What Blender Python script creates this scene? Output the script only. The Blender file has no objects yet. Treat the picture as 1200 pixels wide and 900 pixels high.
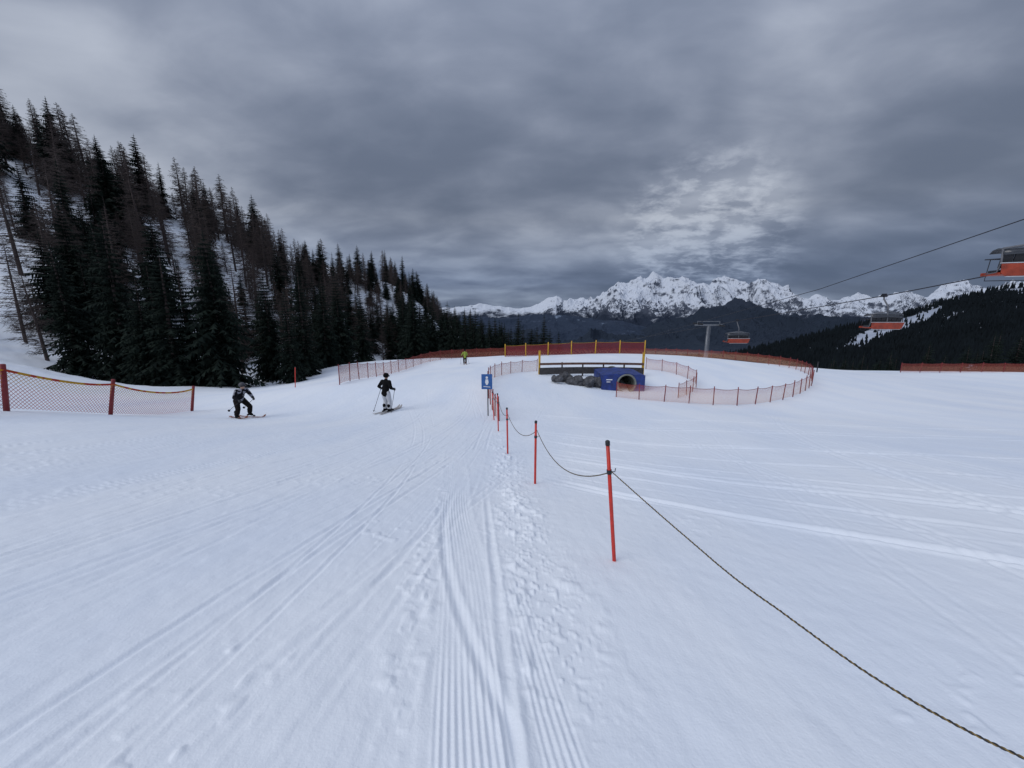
import bpy, bmesh, math, random
import numpy as np
from mathutils import Vector, Matrix
random.seed(7); rng=np.random.RandomState(11)
SC=bpy.context.scene; COL=SC.collection
F=452.0; TH=math.atan(90/452.0); CS,SN=math.cos(TH),math.sin(TH)
def ray(u,v):
    a=(u-600)/F; b=(450-v)/F
    return (a, CS+b*SN, -SN+b*CS)
def P(u,v,Y):
    d=ray(u,v); t=Y/d[1]
    return Vector((d[0]*t,Y,d[2]*t))
# ------------------------------------------------------------------ base height field (thin plate spline through surveyed points)
CP=[(0,0,-1.6),(0,1.2,-1.83),(-4,0,-1.55),(4,0,-1.6),(0,-8,-0.2),(-15,-8,.8),(-12,0,-1.0),(15,-8,-.3),(12,0,-1.7),(12,6,-2.8),(22,14,-4.4),(35,10,-3.6),(35,25,-5.8),
 (-80,20,5),(-60,0,5),(-40,0,1),(-105,40,30),(-130,80,48),(-120,0,25),(-200,100,75),(-25,2,-1.2),(-26,12,-2.6),
 (-130,160,18),(-110,200,2),(-85,320,-22),(-20,300,-70),(-20,150,-30),(0,62,-8.8),(0,90,-18),(0,150,-40),(40,58,-10),(40,90,-21),(40,150,-44),(80,60,-12),
 (80,100,-26),(100,40,-9),(20,300,-95),(60,20,-4.8),(60,0,-2),(120,150,-50),(150,80,-22),(-30,75,-10),(-38,110,-13)]
for u,v,Y in [(720,656,3.0),(628,568,6.0),(594,532,8.5),(583,505,11.6),(453,483,16.7),(287,490,16),(10,480,10.2),(225,482,18.3),(572,488,15.4),(790,472,21),(870,475,21),
 (925,466,23),(950,455,26),(948,440,32),(920,430,38),(860,422,44),(740,416,52),(800,418,48),(545,427,45),(398,450,24),(500,422,48),(590,417,54),(1000,435,40),(1060,436,40),(1200,437,38),
 (640,438,29),(750,439,29),(730,460,25),(600,455,22),
 (0,425,30),(0,350,45),(0,275,60),(0,200,75),(150,447,40),(350,447,40),(300,458,30),(200,272,85),(200,352,62),(350,340,100),(350,385,75),(450,368,130),(450,402,90),(520,380,250),(520,397,150),(420,425,50)]:
    p=P(u,v,Y); CP.append((p.x,p.y,p.z))
CP=np.array(CP,float); n=len(CP); S=50.0
def phi(r2): return 0.5*r2*np.log(r2+1e-9)
X=CP[:,:2]/S
K=phi(((X[:,None]-X[None])**2).sum(-1))+np.eye(n)*0.0004
Pm=np.c_[np.ones(n),X]; A=np.zeros((n+3,n+3)); A[:n,:n]=K; A[:n,n:]=Pm; A[n:,:n]=Pm.T
W=np.linalg.solve(A,np.r_[CP[:,2],0,0,0])
def sst(x,a,b):
    t=np.clip((x-a)/(b-a),0,1); return t*t*(3-2*t)
def Hn(x,y):
    x=np.asarray(x,float); y=np.asarray(y,float)
    xs=x/S; ys=y/S; z=W[n]+W[n+1]*xs+W[n+2]*ys
    for i in range(n): z=z+W[i]*phi((xs-X[i,0])**2+(ys-X[i,1])**2)
    r=np.hypot(x,y); s=sst(r,230,480)
    return z*(1-s)+(-r*0.36)*s
def H(x,y): return float(Hn(x,y))
def G(u,v,Y):
    p=P(u,v,Y); p.z=H(p.x,p.y); return p
# ------------------------------------------------------------------ noise
TB=rng.rand(512,512)
def vn(x,y,s=0):
    x=x+s*17.31; y=y+s*9.77
    xi=np.floor(x).astype(int); yi=np.floor(y).astype(int); fx=x-xi; fy=y-yi
    fx=fx*fx*(3-2*fx); fy=fy*fy*(3-2*fy)
    a=TB[xi&511,yi&511]; b=TB[(xi+1)&511,yi&511]; c=TB[xi&511,(yi+1)&511]; d=TB[(xi+1)&511,(yi+1)&511]
    return (a*(1-fx)+b*fx)*(1-fy)+(c*(1-fx)+d*fx)*fy*1.0
def fbm(x,y,o=4,s=0):
    t=0;a=.5
    for i in range(o):
        t=t+a*(vn(x,y,s+i)-.5)*2; x,y=x*1.9+y*.6,y*1.9-x*.6; a*=.5
    return t
def ridged(x,y,o=5,s=0):
    t=0;a=.5
    for i in range(o):
        t=t+a*(1-np.abs(vn(x,y,s+i)-.5)*2)**2
        x,y=x*1.75+y*1.0,y*1.75-x*1.0; a*=.52
    return t
# ------------------------------------------------------------------ materials
def newmat(name):
    m=bpy.data.materials.new(name); m.use_nodes=True; nt=m.node_tree
    return m,nt,nt.nodes['Principled BSDF']
def mat(name,c,rough=.6,var=.25,scale=8,metal=0,c2=None,bump=0,spec=.5):
    m,nt,b=newmat(name); N=nt.nodes; L=nt.links
    tc=N.new('ShaderNodeTexCoord'); no=N.new('ShaderNodeTexNoise'); no.inputs['Scale'].default_value=scale; no.inputs['Detail'].default_value=4
    L.new(tc.outputs['Object'],no.inputs['Vector'])
    r=N.new('ShaderNodeValToRGB'); r.color_ramp.elements[0].position=.3; r.color_ramp.elements[1].position=.7
    d=c2 or tuple(x*(1-var) for x in c); 
    r.color_ramp.elements[0].color=(*d,1); r.color_ramp.elements[1].color=(*(c if c2 else tuple(min(1,x*(1+var*.4)) for x in c)),1)
    L.new(no.outputs['Fac'],r.inputs['Fac']); L.new(r.outputs['Color'],b.inputs['Base Color'])
    b.inputs['Roughness'].default_value=rough; b.inputs['Metallic'].default_value=metal; b.inputs['Specular IOR Level'].default_value=spec
    if bump:
        bp=N.new('ShaderNodeBump'); bp.inputs['Strength'].default_value=bump; bp.inputs['Distance'].default_value=.02
        L.new(no.outputs['Fac'],bp.inputs['Height']); L.new(bp.outputs['Normal'],b.inputs['Normal'])
    return m
def patch_mat(name,a,c,scale,thr=.5):
    m,nt,b=newmat(name); N=nt.nodes; L=nt.links
    tc=N.new('ShaderNodeTexCoord'); no=N.new('ShaderNodeTexVoronoi'); no.inputs['Scale'].default_value=scale; L.new(tc.outputs['Object'],no.inputs['Vector'])
    sp=N.new('ShaderNodeSeparateColor'); L.new(no.outputs['Color'],sp.inputs[0])
    r=N.new('ShaderNodeValToRGB'); r.color_ramp.interpolation='CONSTANT'; r.color_ramp.elements[0].color=(*a,1); r.color_ramp.elements[1].position=thr; r.color_ramp.elements[1].color=(*c,1)
    L.new(sp.outputs[0],r.inputs[0]); L.new(r.outputs[0],b.inputs['Base Color']); b.inputs['Roughness'].default_value=.9; b.inputs['Specular IOR Level'].default_value=.1; return m
def netmat(name,c,cell,w,c2=None,h=1.0):
    m,nt,b=newmat(name); N=nt.nodes; L=nt.links
    uv=N.new('ShaderNodeUVMap'); sp=N.new('ShaderNodeSeparateXYZ'); L.new(uv.outputs[0],sp.inputs[0])
    def M(op,a,b_=None):
        q=N.new('ShaderNodeMath'); q.operation=op
        for i,v in enumerate((a,b_)):
            if v is None: continue
            if isinstance(v,(int,float)): q.inputs[i].default_value=v
            else: L.new(v,q.inputs[i])
        return q.outputs[0]
    s1=M('ADD',sp.outputs[0],sp.outputs[1]); s2=M('SUBTRACT',sp.outputs[0],sp.outputs[1])
    l1=M('LESS_THAN',M('FRACT',M('DIVIDE',M('ADD',s1,500),cell)),w); l2=M('LESS_THAN',M('FRACT',M('DIVIDE',M('ADD',s2,500),cell)),w)
    al=M('MAXIMUM',l1,l2)
    mx=N.new('ShaderNodeMixRGB'); mx.inputs[1].default_value=(*(c2 or c),1); mx.inputs[2].default_value=(*c,1)
    rr=N.new('ShaderNodeValToRGB'); rr.color_ramp.elements[0].position=.55; rr.color_ramp.elements[1].position=.75
    L.new(M('DIVIDE',sp.outputs[1],h),rr.inputs[0]); L.new(rr.outputs[0],mx.inputs[0])
    L.new(mx.outputs[0],b.inputs['Base Color']); L.new(al,b.inputs['Alpha']); b.inputs['Roughness'].default_value=.7
    return m
def snow_mat():
    m,nt,b=newmat('groomed_snow'); N=nt.nodes; L=nt.links
    ge=N.new('ShaderNodeNewGeometry')
    def noise(sc,det,scl=(1,1,1)):
        mp=N.new('ShaderNodeMapping'); mp.inputs['Scale'].default_value=scl; L.new(ge.outputs['Position'],mp.inputs[0])
        q=N.new('ShaderNodeTexNoise'); q.inputs['Scale'].default_value=sc; q.inputs['Detail'].default_value=det; L.new(mp.outputs[0],q.inputs['Vector']); return q.outputs['Fac']
    a=noise(.5,6,(1,.3,1)); r=N.new('ShaderNodeValToRGB')
    r.color_ramp.elements[0].position=.3; r.color_ramp.elements[0].color=(.79,.845,.93,1)
    r.color_ramp.elements[1].position=.65; r.color_ramp.elements[1].color=(.89,.92,.96,1)
    L.new(a,r.inputs[0]); L.new(r.outputs[0],b.inputs['Base Color']); b.inputs['Roughness'].default_value=.75
    b.inputs['Specular IOR Level'].default_value=.25
    f1=noise(70,4); f2=noise(6,5,(1.2,.6,1))
    b1=N.new('ShaderNodeBump'); b1.inputs['Strength'].default_value=.4; b1.inputs['Distance'].default_value=.006; L.new(f1,b1.inputs['Height'])
    b2=N.new('ShaderNodeBump'); b2.inputs['Strength'].default_value=.3; b2.inputs['Distance'].default_value=.05; L.new(f2,b2.inputs['Height']); L.new(b1.outputs[0],b2.inputs['Normal'])
    L.new(b2.outputs[0],b.inputs['Normal'])
    return m
def alpine_mat(name,snow,rock,forest,z_forest,z_snow,nscale,thr=.55,soft=.08):
    m,nt,b=newmat(name); N=nt.nodes; L=nt.links
    ge=N.new('ShaderNodeNewGeometry'); sp=N.new('ShaderNodeSeparateXYZ'); L.new(ge.outputs['Position'],sp.inputs[0])
    sn=N.new('ShaderNodeSeparateXYZ'); L.new(ge.outputs['Normal'],sn.inputs[0])
    no=N.new('ShaderNodeTexNoise'); no.inputs['Scale'].default_value=nscale; no.inputs['Detail'].default_value=9; no.inputs['Roughness'].default_value=.7
    mp=N.new('ShaderNodeMapping'); mp.inputs['Scale'].default_value=(1,.6,1.6); L.new(ge.outputs['Position'],mp.inputs[0]); L.new(mp.outputs[0],no.inputs['Vector'])
    def M(op,a,b_=None):
        q=N.new('ShaderNodeMath'); q.operation=op
        for i,v in enumerate((a,b_)):
            if v is None: continue
            if isinstance(v,(int,float)): q.inputs[i].default_value=v
            else: L.new(v,q.inputs[i])
        return q.outputs[0]
    def mr(v,a,c):
        q=N.new('ShaderNodeMapRange'); q.inputs[1].default_value=a; q.inputs[2].default_value=c; L.new(v,q.inputs[0]); return q.outputs[0]
    s=M('ADD',M('ADD',M('MULTIPLY',sn.outputs[2],.8),M('MULTIPLY',no.outputs['Fac'],1.3)),M('MULTIPLY',mr(sp.outputs[2],z_forest,z_snow),.3))
    sf=mr(s,thr*2-soft,thr*2+soft)
    m1=N.new('ShaderNodeMixRGB'); m1.inputs[1].default_value=(*rock,1); m1.inputs[2].default_value=(*snow,1); L.new(sf,m1.inputs[0])
    alt=M('ADD',sp.outputs[2],M('MULTIPLY',M('SUBTRACT',no.outputs['Fac'],.5),(z_snow-z_forest)*1.6))
    ff=mr(alt,z_forest,z_forest+(z_snow-z_forest)*.35)
    m2=N.new('ShaderNodeMixRGB'); m2.inputs[1].default_value=(*forest,1); L.new(m1.outputs[0],m2.inputs[2]); L.new(ff,m2.inputs[0])
    L.new(m2.outputs[0],b.inputs['Base Color']); b.inputs['Roughness'].default_value=.9; b.inputs['Specular IOR Level'].default_value=.1
    return m
# ------------------------------------------------------------------ mesh helpers
def link(name,me,m=None,parent=None,smooth=False):
    o=bpy.data.objects.new(name,me); COL.objects.link(o)
    if m: 
        for q in (m if isinstance(m,(list,tuple)) else [m]): me.materials.append(q)
    if parent: o.parent=parent
    if smooth: me.polygons.foreach_set('use_smooth',[True]*len(me.polygons))
    return o
def raw(name,V,Fc,m=None,parent=None,smooth=False):
    me=bpy.data.meshes.new(name); me.from_pydata([tuple(v) for v in V],[],Fc); me.update()
    return link(name,me,m,parent,smooth)
def tag(o,label=None,cat=None,group=None,kind=None):
    if label: o['label']=label
    if cat: o['category']=cat
    if group: o['group']=group
    if kind: o['kind']=kind
    return o
def empty(name,loc,label=None,cat=None,group=None,rz=0):
    o=bpy.data.objects.new(name,None); o.empty_display_size=.2; COL.objects.link(o); o.location=loc; o.rotation_euler=(0,0,rz)
    return tag(o,label,cat,group)
class MB:
    def __init__(s): s.V=[]; s.F=[]
    def tube(s,pts,rad,k=8,caps=True):
        pts=[Vector(p) for p in pts]; nn=len(pts)
        if not isinstance(rad,(list,tuple)): rad=[rad]*nn
        base=len(s.V); up=None
        for i,p in enumerate(pts):
            t=(pts[min(i+1,nn-1)]-pts[max(i-1,0)]).normalized()
            if up is None:
                up=Vector((0,0,1)) if abs(t.z)<.9 else Vector((1,0,0))
            a=(up-t*up.dot(t)).normalized(); c=t.cross(a); up=a
            for j in range(k):
                w=2*math.pi*j/k; s.V.append(p+(a*math.cos(w)+c*math.sin(w))*rad[i])
        for i in range(nn-1):
            for j in range(k):
                s.F.append((base+i*k+j,base+i*k+(j+1)%k,base+(i+1)*k+(j+1)%k,base+(i+1)*k+j))
        if caps:
            s.F.append(tuple(base+j for j in range(k))[::-1]); s.F.append(tuple(base+(nn-1)*k+j for j in range(k)))
        return s
    def box(s,c,sz,R=None):
        c=Vector(c); b=len(s.V)
        for x in(-.5,.5):
            for y in(-.5,.5):
                for z in(-.5,.5):
                    v=Vector((x*sz[0],y*sz[1],z*sz[2]))
                    if R: v=R@v
                    s.V.append(c+v)
        for f in((0,1,3,2),(4,6,7,5),(0,4,5,1),(2,3,7,6),(0,2,6,4),(1,5,7,3)): s.F.append(tuple(b+i for i in f))
        return s
    def ell(s,c,r,k=12,l=8):
        b=len(s.V); c=Vector(c); s.V.append(c+Vector((0,0,r[2])))
        for i in range(1,l):
            p=math.pi*i/l
            for j in range(k):
                w=2*math.pi*j/k; s.V.append(c+Vector((r[0]*math.sin(p)*math.cos(w),r[1]*math.sin(p)*math.sin(w),r[2]*math.cos(p))))
        s.V.append(c-Vector((0,0,r[2]))); e=len(s.V)-1
        for j in range(k):
            s.F.append((b,b+1+j,b+1+(j+1)%k)); q=b+1+(l-2)*k; s.F.append((e,q+(j+1)%k,q+j))
        for i in range(l-2):
            q=b+1+i*k
            for j in range(k): s.F.append((q+j,q+k+j,q+k+(j+1)%k,q+(j+1)%k))
        return s
    def poly(s,pts):
        b=len(s.V); s.V+= [Vector(p) for p in pts]; s.F.append(tuple(range(b,b+len(pts)))); return s
    def prism(s,pts,d):
        b=len(s.V); k=len(pts); d=Vector(d); s.V+=[Vector(p) for p in pts]+[Vector(p)+d for p in pts]
        s.F.append(tuple(range(b,b+k))[::-1]); s.F.append(tuple(range(b+k,b+2*k)))
        for i in range(k): s.F.append((b+i,b+(i+1)%k,b+k+(i+1)%k,b+k+i))
        return s
    def build(s,name,m,parent=None,smooth=False,bevel=0):
        o=raw(name,s.V,s.F,m,parent,smooth)
        if bevel:
            q=o.modifiers.new('bevel','BEVEL'); q.width=bevel; q.segments=2; q.limit_method='ANGLE'
        return o
def copy_tree(o,parent=None):
    c=o.copy(); COL.objects.link(c); c.parent=parent
    for ch in list(o.children): copy_tree(ch,c)
    return c
# ------------------------------------------------------------------ palette
SNOW=snow_mat()
M_red=mat('red_plastic',(.62,.035,.02),.4,.2,20); M_black=mat('black_rubber',(.02,.02,.022),.5)
M_yel=mat('yellow_paint',(.62,.36,.02),.5,.25,10); M_blue=mat('blue_sign_paint',(.03,.12,.36),.4,.15); M_white=mat('white_paint',(.8,.8,.82),.5,.06)
M_metal=mat('galvanised_steel',(.24,.25,.27),.45,.25,5,.6); M_dark=mat('dark_metal',(.035,.035,.045),.5,.3,6,.4)
M_wood=mat('weathered_wood',(.11,.085,.07),.8,.4,9); M_orange=mat('orange_shell',(.36,.045,.014),.45,.4,3)
M_fpost=mat('dark_red_post',(.22,.02,.025),.6,.2)
M_trunk=mat('spruce_bark',(.075,.055,.05),.9,.4,6); M_spruce=mat('spruce_needles',(.022,.033,.025),.9,.5,1.6,c2=(.006,.010,.009),spec=.1)
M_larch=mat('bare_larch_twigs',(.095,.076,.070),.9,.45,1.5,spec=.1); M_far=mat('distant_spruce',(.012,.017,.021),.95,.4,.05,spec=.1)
M_rock=mat('dark_rock',(.13,.13,.14),.9,.6,3,c2=(.03,.03,.034),bump=.8)
# ------------------------------------------------------------------ ski slope ground sheet
def groove(d,w,dep,berm=.5):
    return -dep*np.exp(-(d/w)**2)+dep*berm*np.exp(-((np.abs(d)-1.9*w)/(.8*w))**2)
def detail(x,y):
    r=np.hypot(x,y); f=1-sst(r,25,60)
    near=1-sst(r,8,20)
    z=.10*fbm(x*.22,y*.12,3,1)*sst(r,2,12)
    wx=x+.5*(vn(x*.25,y*.12,5)-.5)
    left=1-sst(wx+.19*y,.2,1.0)
    xc=-.12-.19*(y-1.23)+.004*(y-1.2)**2
    d=x-xc+.02*np.sin(y*1.7)
    band=(1-sst(np.abs(d+.02),.14,.20))*(1-sst(y,7,13))
    nb=1-band*.7
    sx=wx-.16*y*sst(-x,0,4)
    z+=nb*f*(.009*(vn(sx*3.2,y*.11,3)-.5)+.006*(vn(sx*9,y*.3,4)-.5))*(.3+.7*left)
    z+=nb*near*.0035*(vn(sx*24,y*.8,6)-.5)*(.3+.7*left)
    z+=f*nb*.010*fbm(x*2.1,y*1.5,4,8)
    z+=f*nb*.005*fbm(x*7.1,y*6.5,3,18)*near
    rs=random.Random(3)
    for i in range(40):
        x0=rs.uniform(-11,-.6); m=rs.uniform(-.02,.27)*(.4+min(1,-x0/4)); c=rs.uniform(-.012,.004); a=rs.uniform(.05,.4); ph=rs.uniform(0,6)
        xt=x0+m*y+c*y*y+a*np.sin(y*rs.uniform(.2,.4)+ph)
        gp=rs.uniform(.13,.35); w=rs.uniform(.014,.03); dp=rs.uniform(.004,.012); fade=sst(y,rs.uniform(-3,2),rs.uniform(3,4))*(1-sst(y,14,26))*sst(vn(x*.3,y*.4,90+i),.2,.5)*nb
        z+=fade*groove(x-xt,w,dp)
        if rs.random()<.75: z+=fade*groove(x-xt-gp,w,dp)
    for i,(x0,m,c,w,dp) in enumerate([(3.6,.22,-.01,.03,.008),(5.4,.05,.02,.04,.010),(7.5,-.1,.02,.035,.009),(9,.12,.0,.03,.009),(2.2,.3,.004,.025,.004),(4.4,.5,-.02,.035,.010),(6.4,.42,-.015,.04,.010)]):
        xt=x0+m*y+c*y*y; fd=1-sst(y,16,22)
        z+=fd*(groove(x-xt,w,dp)+groove(x-xt-.22,w,dp))
    for i,(y0,m,c,w,dp) in enumerate([(6.35,-1.12,.062,.055,.028),(6.05,-1.02,.055,.04,.017),(6.9,-1.0,.045,.04,.012),(7.6,-1.0,.04,.05,.016),(8.4,-.9,.03,.05,.022),(8.75,-.9,.03,.05,.018),(9.3,-.88,.03,.04,.016),(10.2,-.7,.02,.06,.022),(11.2,-.5,.012,.06,.024),(13.5,-.35,.01,.06,.026),(13.9,-.33,.01,.06,.022),(11.6,-.52,.012,.05,.022),(15.5,-.2,.004,.07,.026)]):
        yc=y0+m*(x-.6)+c*(x-.6)**2+.05*np.sin(x*1.9+i); fd=sst(x,.4,1.6)*(1-sst(x,18,24))*sst(y,.5,1.5)*(.4+.6*sst(vn(x*.8,y*.8,140+i),.2,.6))
        z+=fd*groove((y-yc)*.75,w,dp)
    # groomer corduroy: one narrow, half worn strip
    brk=.2+.8*sst(vn(x*2.2,y*.8,12),.2,.65)
    z+=band*brk*.0040*np.sin(2*np.pi*d/.034)
    z+=band*.006*fbm(x*9,y*3,3,71)
    z+=.004*np.exp(-((np.abs(d+.02)-.23)/.03)**2)*(1-sst(y,6,12))*vn(x*4,y*3,61)*2
    band2=(1-sst(np.abs(d-.36),.07,.11))*(1-sst(y,1.8,3.2))
    z+=band2*brk*.003*np.sin(2*np.pi*d/.034)
    z+=groove(x-(-.10-.33*(y-1.5)+.06*(y-2.4)**2),.03,.012)*(1-sst(y,4,6))*sst(y,1.2,1.6)
    z+=groove(x-(.02-.10*(y-1.2)),.025,.008,.9)*(1-sst(y,4,6))
    # churned loose snow
    cb=np.exp(-((x-(.22-.07*(y-2.3)))/.28)**2)*(1-sst(y,8,14))*sst(y,.9,2.2)
    cb=cb+.35*np.exp(-((x-(-.62-.12*(y-2)))/.14)**2)*(1-sst(y,5,9))
    c1=vn(x*15,y*12,31); c2=vn(x*30,y*26,33); c3=vn(x*5,y*3,35)
    z+=cb*(.060*np.clip(c1-.55,0,1)*sst(c3,.3,.6)*2+.045*np.clip(c2-.6,0,1)+.016*(c3-.5))
    sc=sst(vn(x*1.1,y*.9,41),.62,.8)*near*nb
    z+=sc*.05*np.clip(vn(x*13,y*13,43)-.72,0,1)
    return z
def build_ground():
    deg=math.pi/180
    ang=np.concatenate([np.linspace(-180,-64,40,endpoint=False),np.linspace(-64,64,1100),np.linspace(64,180,41)[1:-1]])*deg
    rad=np.concatenate([[.02,.2,.5,.8],np.geomspace(1.0,75,700),np.geomspace(76,3200,150)])
    A_,R_=np.meshgrid(ang,rad); x=(np.sin(A_)*R_).ravel(); y=(np.cos(A_)*R_).ravel()
    z=Hn(x,y)
    r=np.hypot(x,y); far=sst(r,50,90)
    z=z+far*(.5*fbm(x*.05,y*.05,4,50))*(1-sst(r,300,500))
    mk=(r<62); z[mk]+=detail(x[mk],y[mk])
    z+=.4*fbm(x*.25,y*.25,4,60)*sst(-x,22,34)
    na,nr=len(ang),len(rad)
    V=np.c_[x,y,z].astype(np.float32)
    i=np.arange(nr-1)[:,None]*na; j=np.arange(na)[None]; jn=(j+1)%na
    Q=np.stack([i+j,i+jn,i+na+jn,i+na+j],-1).reshape(-1,4)[:,::-1]
    me=bpy.data.meshes.new('ground'); me.vertices.add(len(V)); me.vertices.foreach_set('co',V.ravel())
    me.loops.add(Q.size); me.loops.foreach_set('vertex_index',Q.ravel().astype(np.int32))
    me.polygons.add(len(Q)); me.polygons.foreach_set('loop_start',(np.arange(len(Q))*4).astype(np.int32)); me.polygons.foreach_set('loop_total',np.full(len(Q),4,np.int32))
    me.update(calc_edges=True); me.polygons.foreach_set('use_smooth',np.ones(len(Q),bool)); me.update()
    o=link('ground',me,SNOW); tag(o,'groomed snowy ski run with tracks and corduroy','ground',kind='structure')
build_ground()
# ------------------------------------------------------------------ far terrain
def ridge(name,sky,Yd,front,base,amp,fs,m,label,nu=700,nt=120,u0=None,u1=None,wc=.35,prof=1.0,seed=0,jag=0,jf=4,ys=.6):
    us=np.linspace(u0 if u0 is not None else sky[0][0],u1 if u1 is not None else sky[-1][0],nu)
    vs=np.interp(us,[s[0] for s in sky],[s[1] for s in sky])
    b=(450-vs)/F; yf=CS+b*SN; rt=(-SN+b*CS)/yf; ax=(us-600)/F/1.02
    t=np.concatenate([np.linspace(0,1,nt),1+np.linspace(.03,.6,14)])
    T,RT=np.meshgrid(t,rt,indexing='ij'); AX=np.broadcast_to(ax,T.shape)
    Y=Yd*(1-front*(1-T)); x=AX*Y
    tt=np.clip(T,0,1)**prof; ratio=base+(RT-base)*tt
    z=ratio*Y; back=np.clip(T-1,0,1); z=z-back*Yd*.25
    w=np.sin(np.clip(T,0,1)*math.pi*.85)**.8*(1-wc)+wc*np.clip(T,0,1)
    lft=.35+.65*sst(us,600,710)[None,:] if name=='mountain_range' else 1.0
    z=z+amp*w*lft*(ridged(x/fs,Y/fs*ys,7,seed)-.52)
    if jag: z=z+jag*lft*np.clip(T*2-1,0,1)*(ridged(x/fs*jf,Y/fs*jf*.5,4,seed+9)-.5)*1.6
    V=np.stack([x,Y,z],-1).reshape(-1,3); na=len(us); nr=len(t)
    i=np.arange(nr-1)[:,None]*na; j=np.arange(na-1)[None]
    Q=np.stack([i+j,i+j+1,i+na+j+1,i+na+j],-1).reshape(-1,4)
    me=bpy.data.meshes.new(name); me.from_pydata(V.tolist(),[],Q.tolist()); me.update()
    o=link(name,me,m); tag(o,label,'terrain',kind='structure'); return o
sky_main=[(480,362),(530,359),(545,357),(560,355),(585,357),(610,360),(625,357),(640,350),(652,346),(660,354),(680,347),(695,350),(705,343),(715,331),(722,329),(735,332),(745,327),(752,330),(762,326),(775,328),(788,323),(800,322),(808,327),(825,330),(838,325),(850,329),(862,336),(875,339),(885,331),(900,334),(920,336),(935,345),(955,342),(985,348),(1005,341),(1030,339),(1060,337),(1085,342),(1100,332),(1115,330),(1140,334),(1180,330),(1260,338),(1400,330),(1600,345)]
M_alp_haze=alpine_mat('limestone_range',(.62,.66,.73),(.080,.095,.130),(.026,.036,.058),-260,260,.0030,.655,.07)  # bluish aerial haze is mixed into the snow, rock and forest colours
M_mid_haze=alpine_mat('wooded_ridge',(.17,.20,.26),(.032,.042,.064),(.024,.034,.052),-60,380,.008,.80,.05)  # rock and forest colours lifted toward blue to paint in distance haze
M_low_haze=alpine_mat('wooded_valley_side',(.20,.25,.34),(.032,.046,.075),(.022,.034,.058),-700,400,.004,.86,.05)  # distance haze painted as a blue cast in all three colours
ridge('mountain_range',sky_main,12000,.42,-.085,1250,1800,M_alp_haze,'snow capped rocky mountain range across the valley',nu=1400,nt=190,seed=3,prof=1.05,jag=120,wc=.05,jf=2.6)
ridge('far_mountains',[(300,368),(480,364),(540,362),(600,363),(700,355),(800,355),(1000,350),(1200,345),(1500,350)],17000,.2,-.05,300,2200,M_alp_haze,'pale distant mountains on the left of the range',nu=400,nt=50,seed=8,jag=60,wc=.15)
ridge('wooded_ridge',[(560,402),(640,395),(700,389),(740,382),(775,372),(800,366),(830,358),(850,353),(868,352),(890,357),(915,363),(945,369),(1000,376),(1100,386),(1300,400)],7000,.5,-.12,560,1000,M_mid_haze,'dark wooded ridge in front of the snowy range',nu=700,nt=110,seed=13,jag=50,wc=.05,jf=3)
ridge('valley_side',[(420,376),(520,374),(580,369),(620,369),(660,371),(700,374),(750,380),(800,386),(900,396),(1100,405)],7500,.4,-.12,260,1000,M_low_haze,'blue grey wooded valley side',nu=500,nt=70,seed=17,jag=15,wc=.06)
M_valley=mat('valley_floor_fields',(.10,.12,.15),.95,.5,.0008,c2=(.03,.045,.06))
q=MB(); ring=[(45000*math.cos(i*math.pi/36),45000*math.sin(i*math.pi/36),-1080) for i in range(72)]; q.poly(ring); tag(q.build('valley_floor',M_valley),'dark valley floor far below','terrain',kind='structure')
# right hand wooded hill
HS=[(820,424),(860,416),(880,411),(930,400),(985,385),(1030,375),(1060,367),(1100,353),(1130,345),(1165,338),(1200,335),(1300,325),(1500,300),(1700,295)]
M_hill=mat('snowy_hill_clearings',(.50,.54,.62),.9,.3,.02,c2=(.30,.34,.42))
def hill_pt(u,T):
    v=np.interp(u,[s[0] for s in HS],[s[1] for s in HS]); b=(450-v)/F; yf=CS+b*SN; rt=(-SN+b*CS)/yf
    Y=760-560*(1-T); base=-.30; ratio=base+(rt-base)*np.clip(T,0,1)**.55
    z=ratio*Y+10*fbm(u*.02,T*5,3,70)*np.sin(np.clip(T,0,1)*3.14)-np.clip(T-1,0,1)*400
    return (u-600)/F/1.0*Y,Y,z
us=np.linspace(780,1700,270); ts=np.concatenate([np.linspace(0,1,60),[1.1,1.3,1.6]])
UU,TT=np.meshgrid(us,ts); hx,hy,hz=hill_pt(UU,TT); na=len(us)
V=np.stack([hx,hy,hz],-1).reshape(-1,3); i=np.arange(len(ts)-1)[:,None]*na; j=np.arange(na-1)[None]
me=bpy.data.meshes.new('hillside'); me.from_pydata(V.tolist(),[],np.stack([i+j,i+j+1,i+na+j+1,i+na+j],-1).reshape(-1,4).tolist()); me.update()
tag(link('hillside',me,M_hill,None,True),'snowy hillside under the dark wood on the right','terrain',kind='structure')
fm=MB(); rs=random.Random(5)
for k in range(17000):
    u=rs.uniform(800,1680) if rs.random()<.22 else rs.uniform(820,1230); T=rs.uniform(.05,1.0)
    if float(vn(np.array(u*.03),np.array(T*9.0),77))>.88: continue
    cu=1085-(1-T)*230
    if .60<T<.95 and abs(u-cu)<(30+10*math.sin(T*17)) and rs.random()<.95: continue
    if .89<T<.93 and 1175<u<1215: continue
    x,y,z=[float(c) for c in hill_pt(np.array(u),np.array(T))]
    h=rs.uniform(7,14); r=h*.2; c0=rs.uniform(0,3)
    for (z0,z1,rr) in ((.05,.6,1),(.4,1,.62)):
        b=len(fm.V)
        for j in range(5):
            w=c0+j*1.2566; q=rs.uniform(.7,1.2); fm.V.append(Vector((x+math.cos(w)*r*rr*q,y+math.sin(w)*r*rr*q,z+h*z0*rs.uniform(.8,1.3))))
        fm.V.append(Vector((x,y,z+h*z1)))
        for j in range(5): fm.F.append((b+j,b+(j+1)%5,b+5))
tag(fm.build('distant_forest',M_far),'dark far-off spruce wood covering the hill on the right','forest',kind='stuff')
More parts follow.
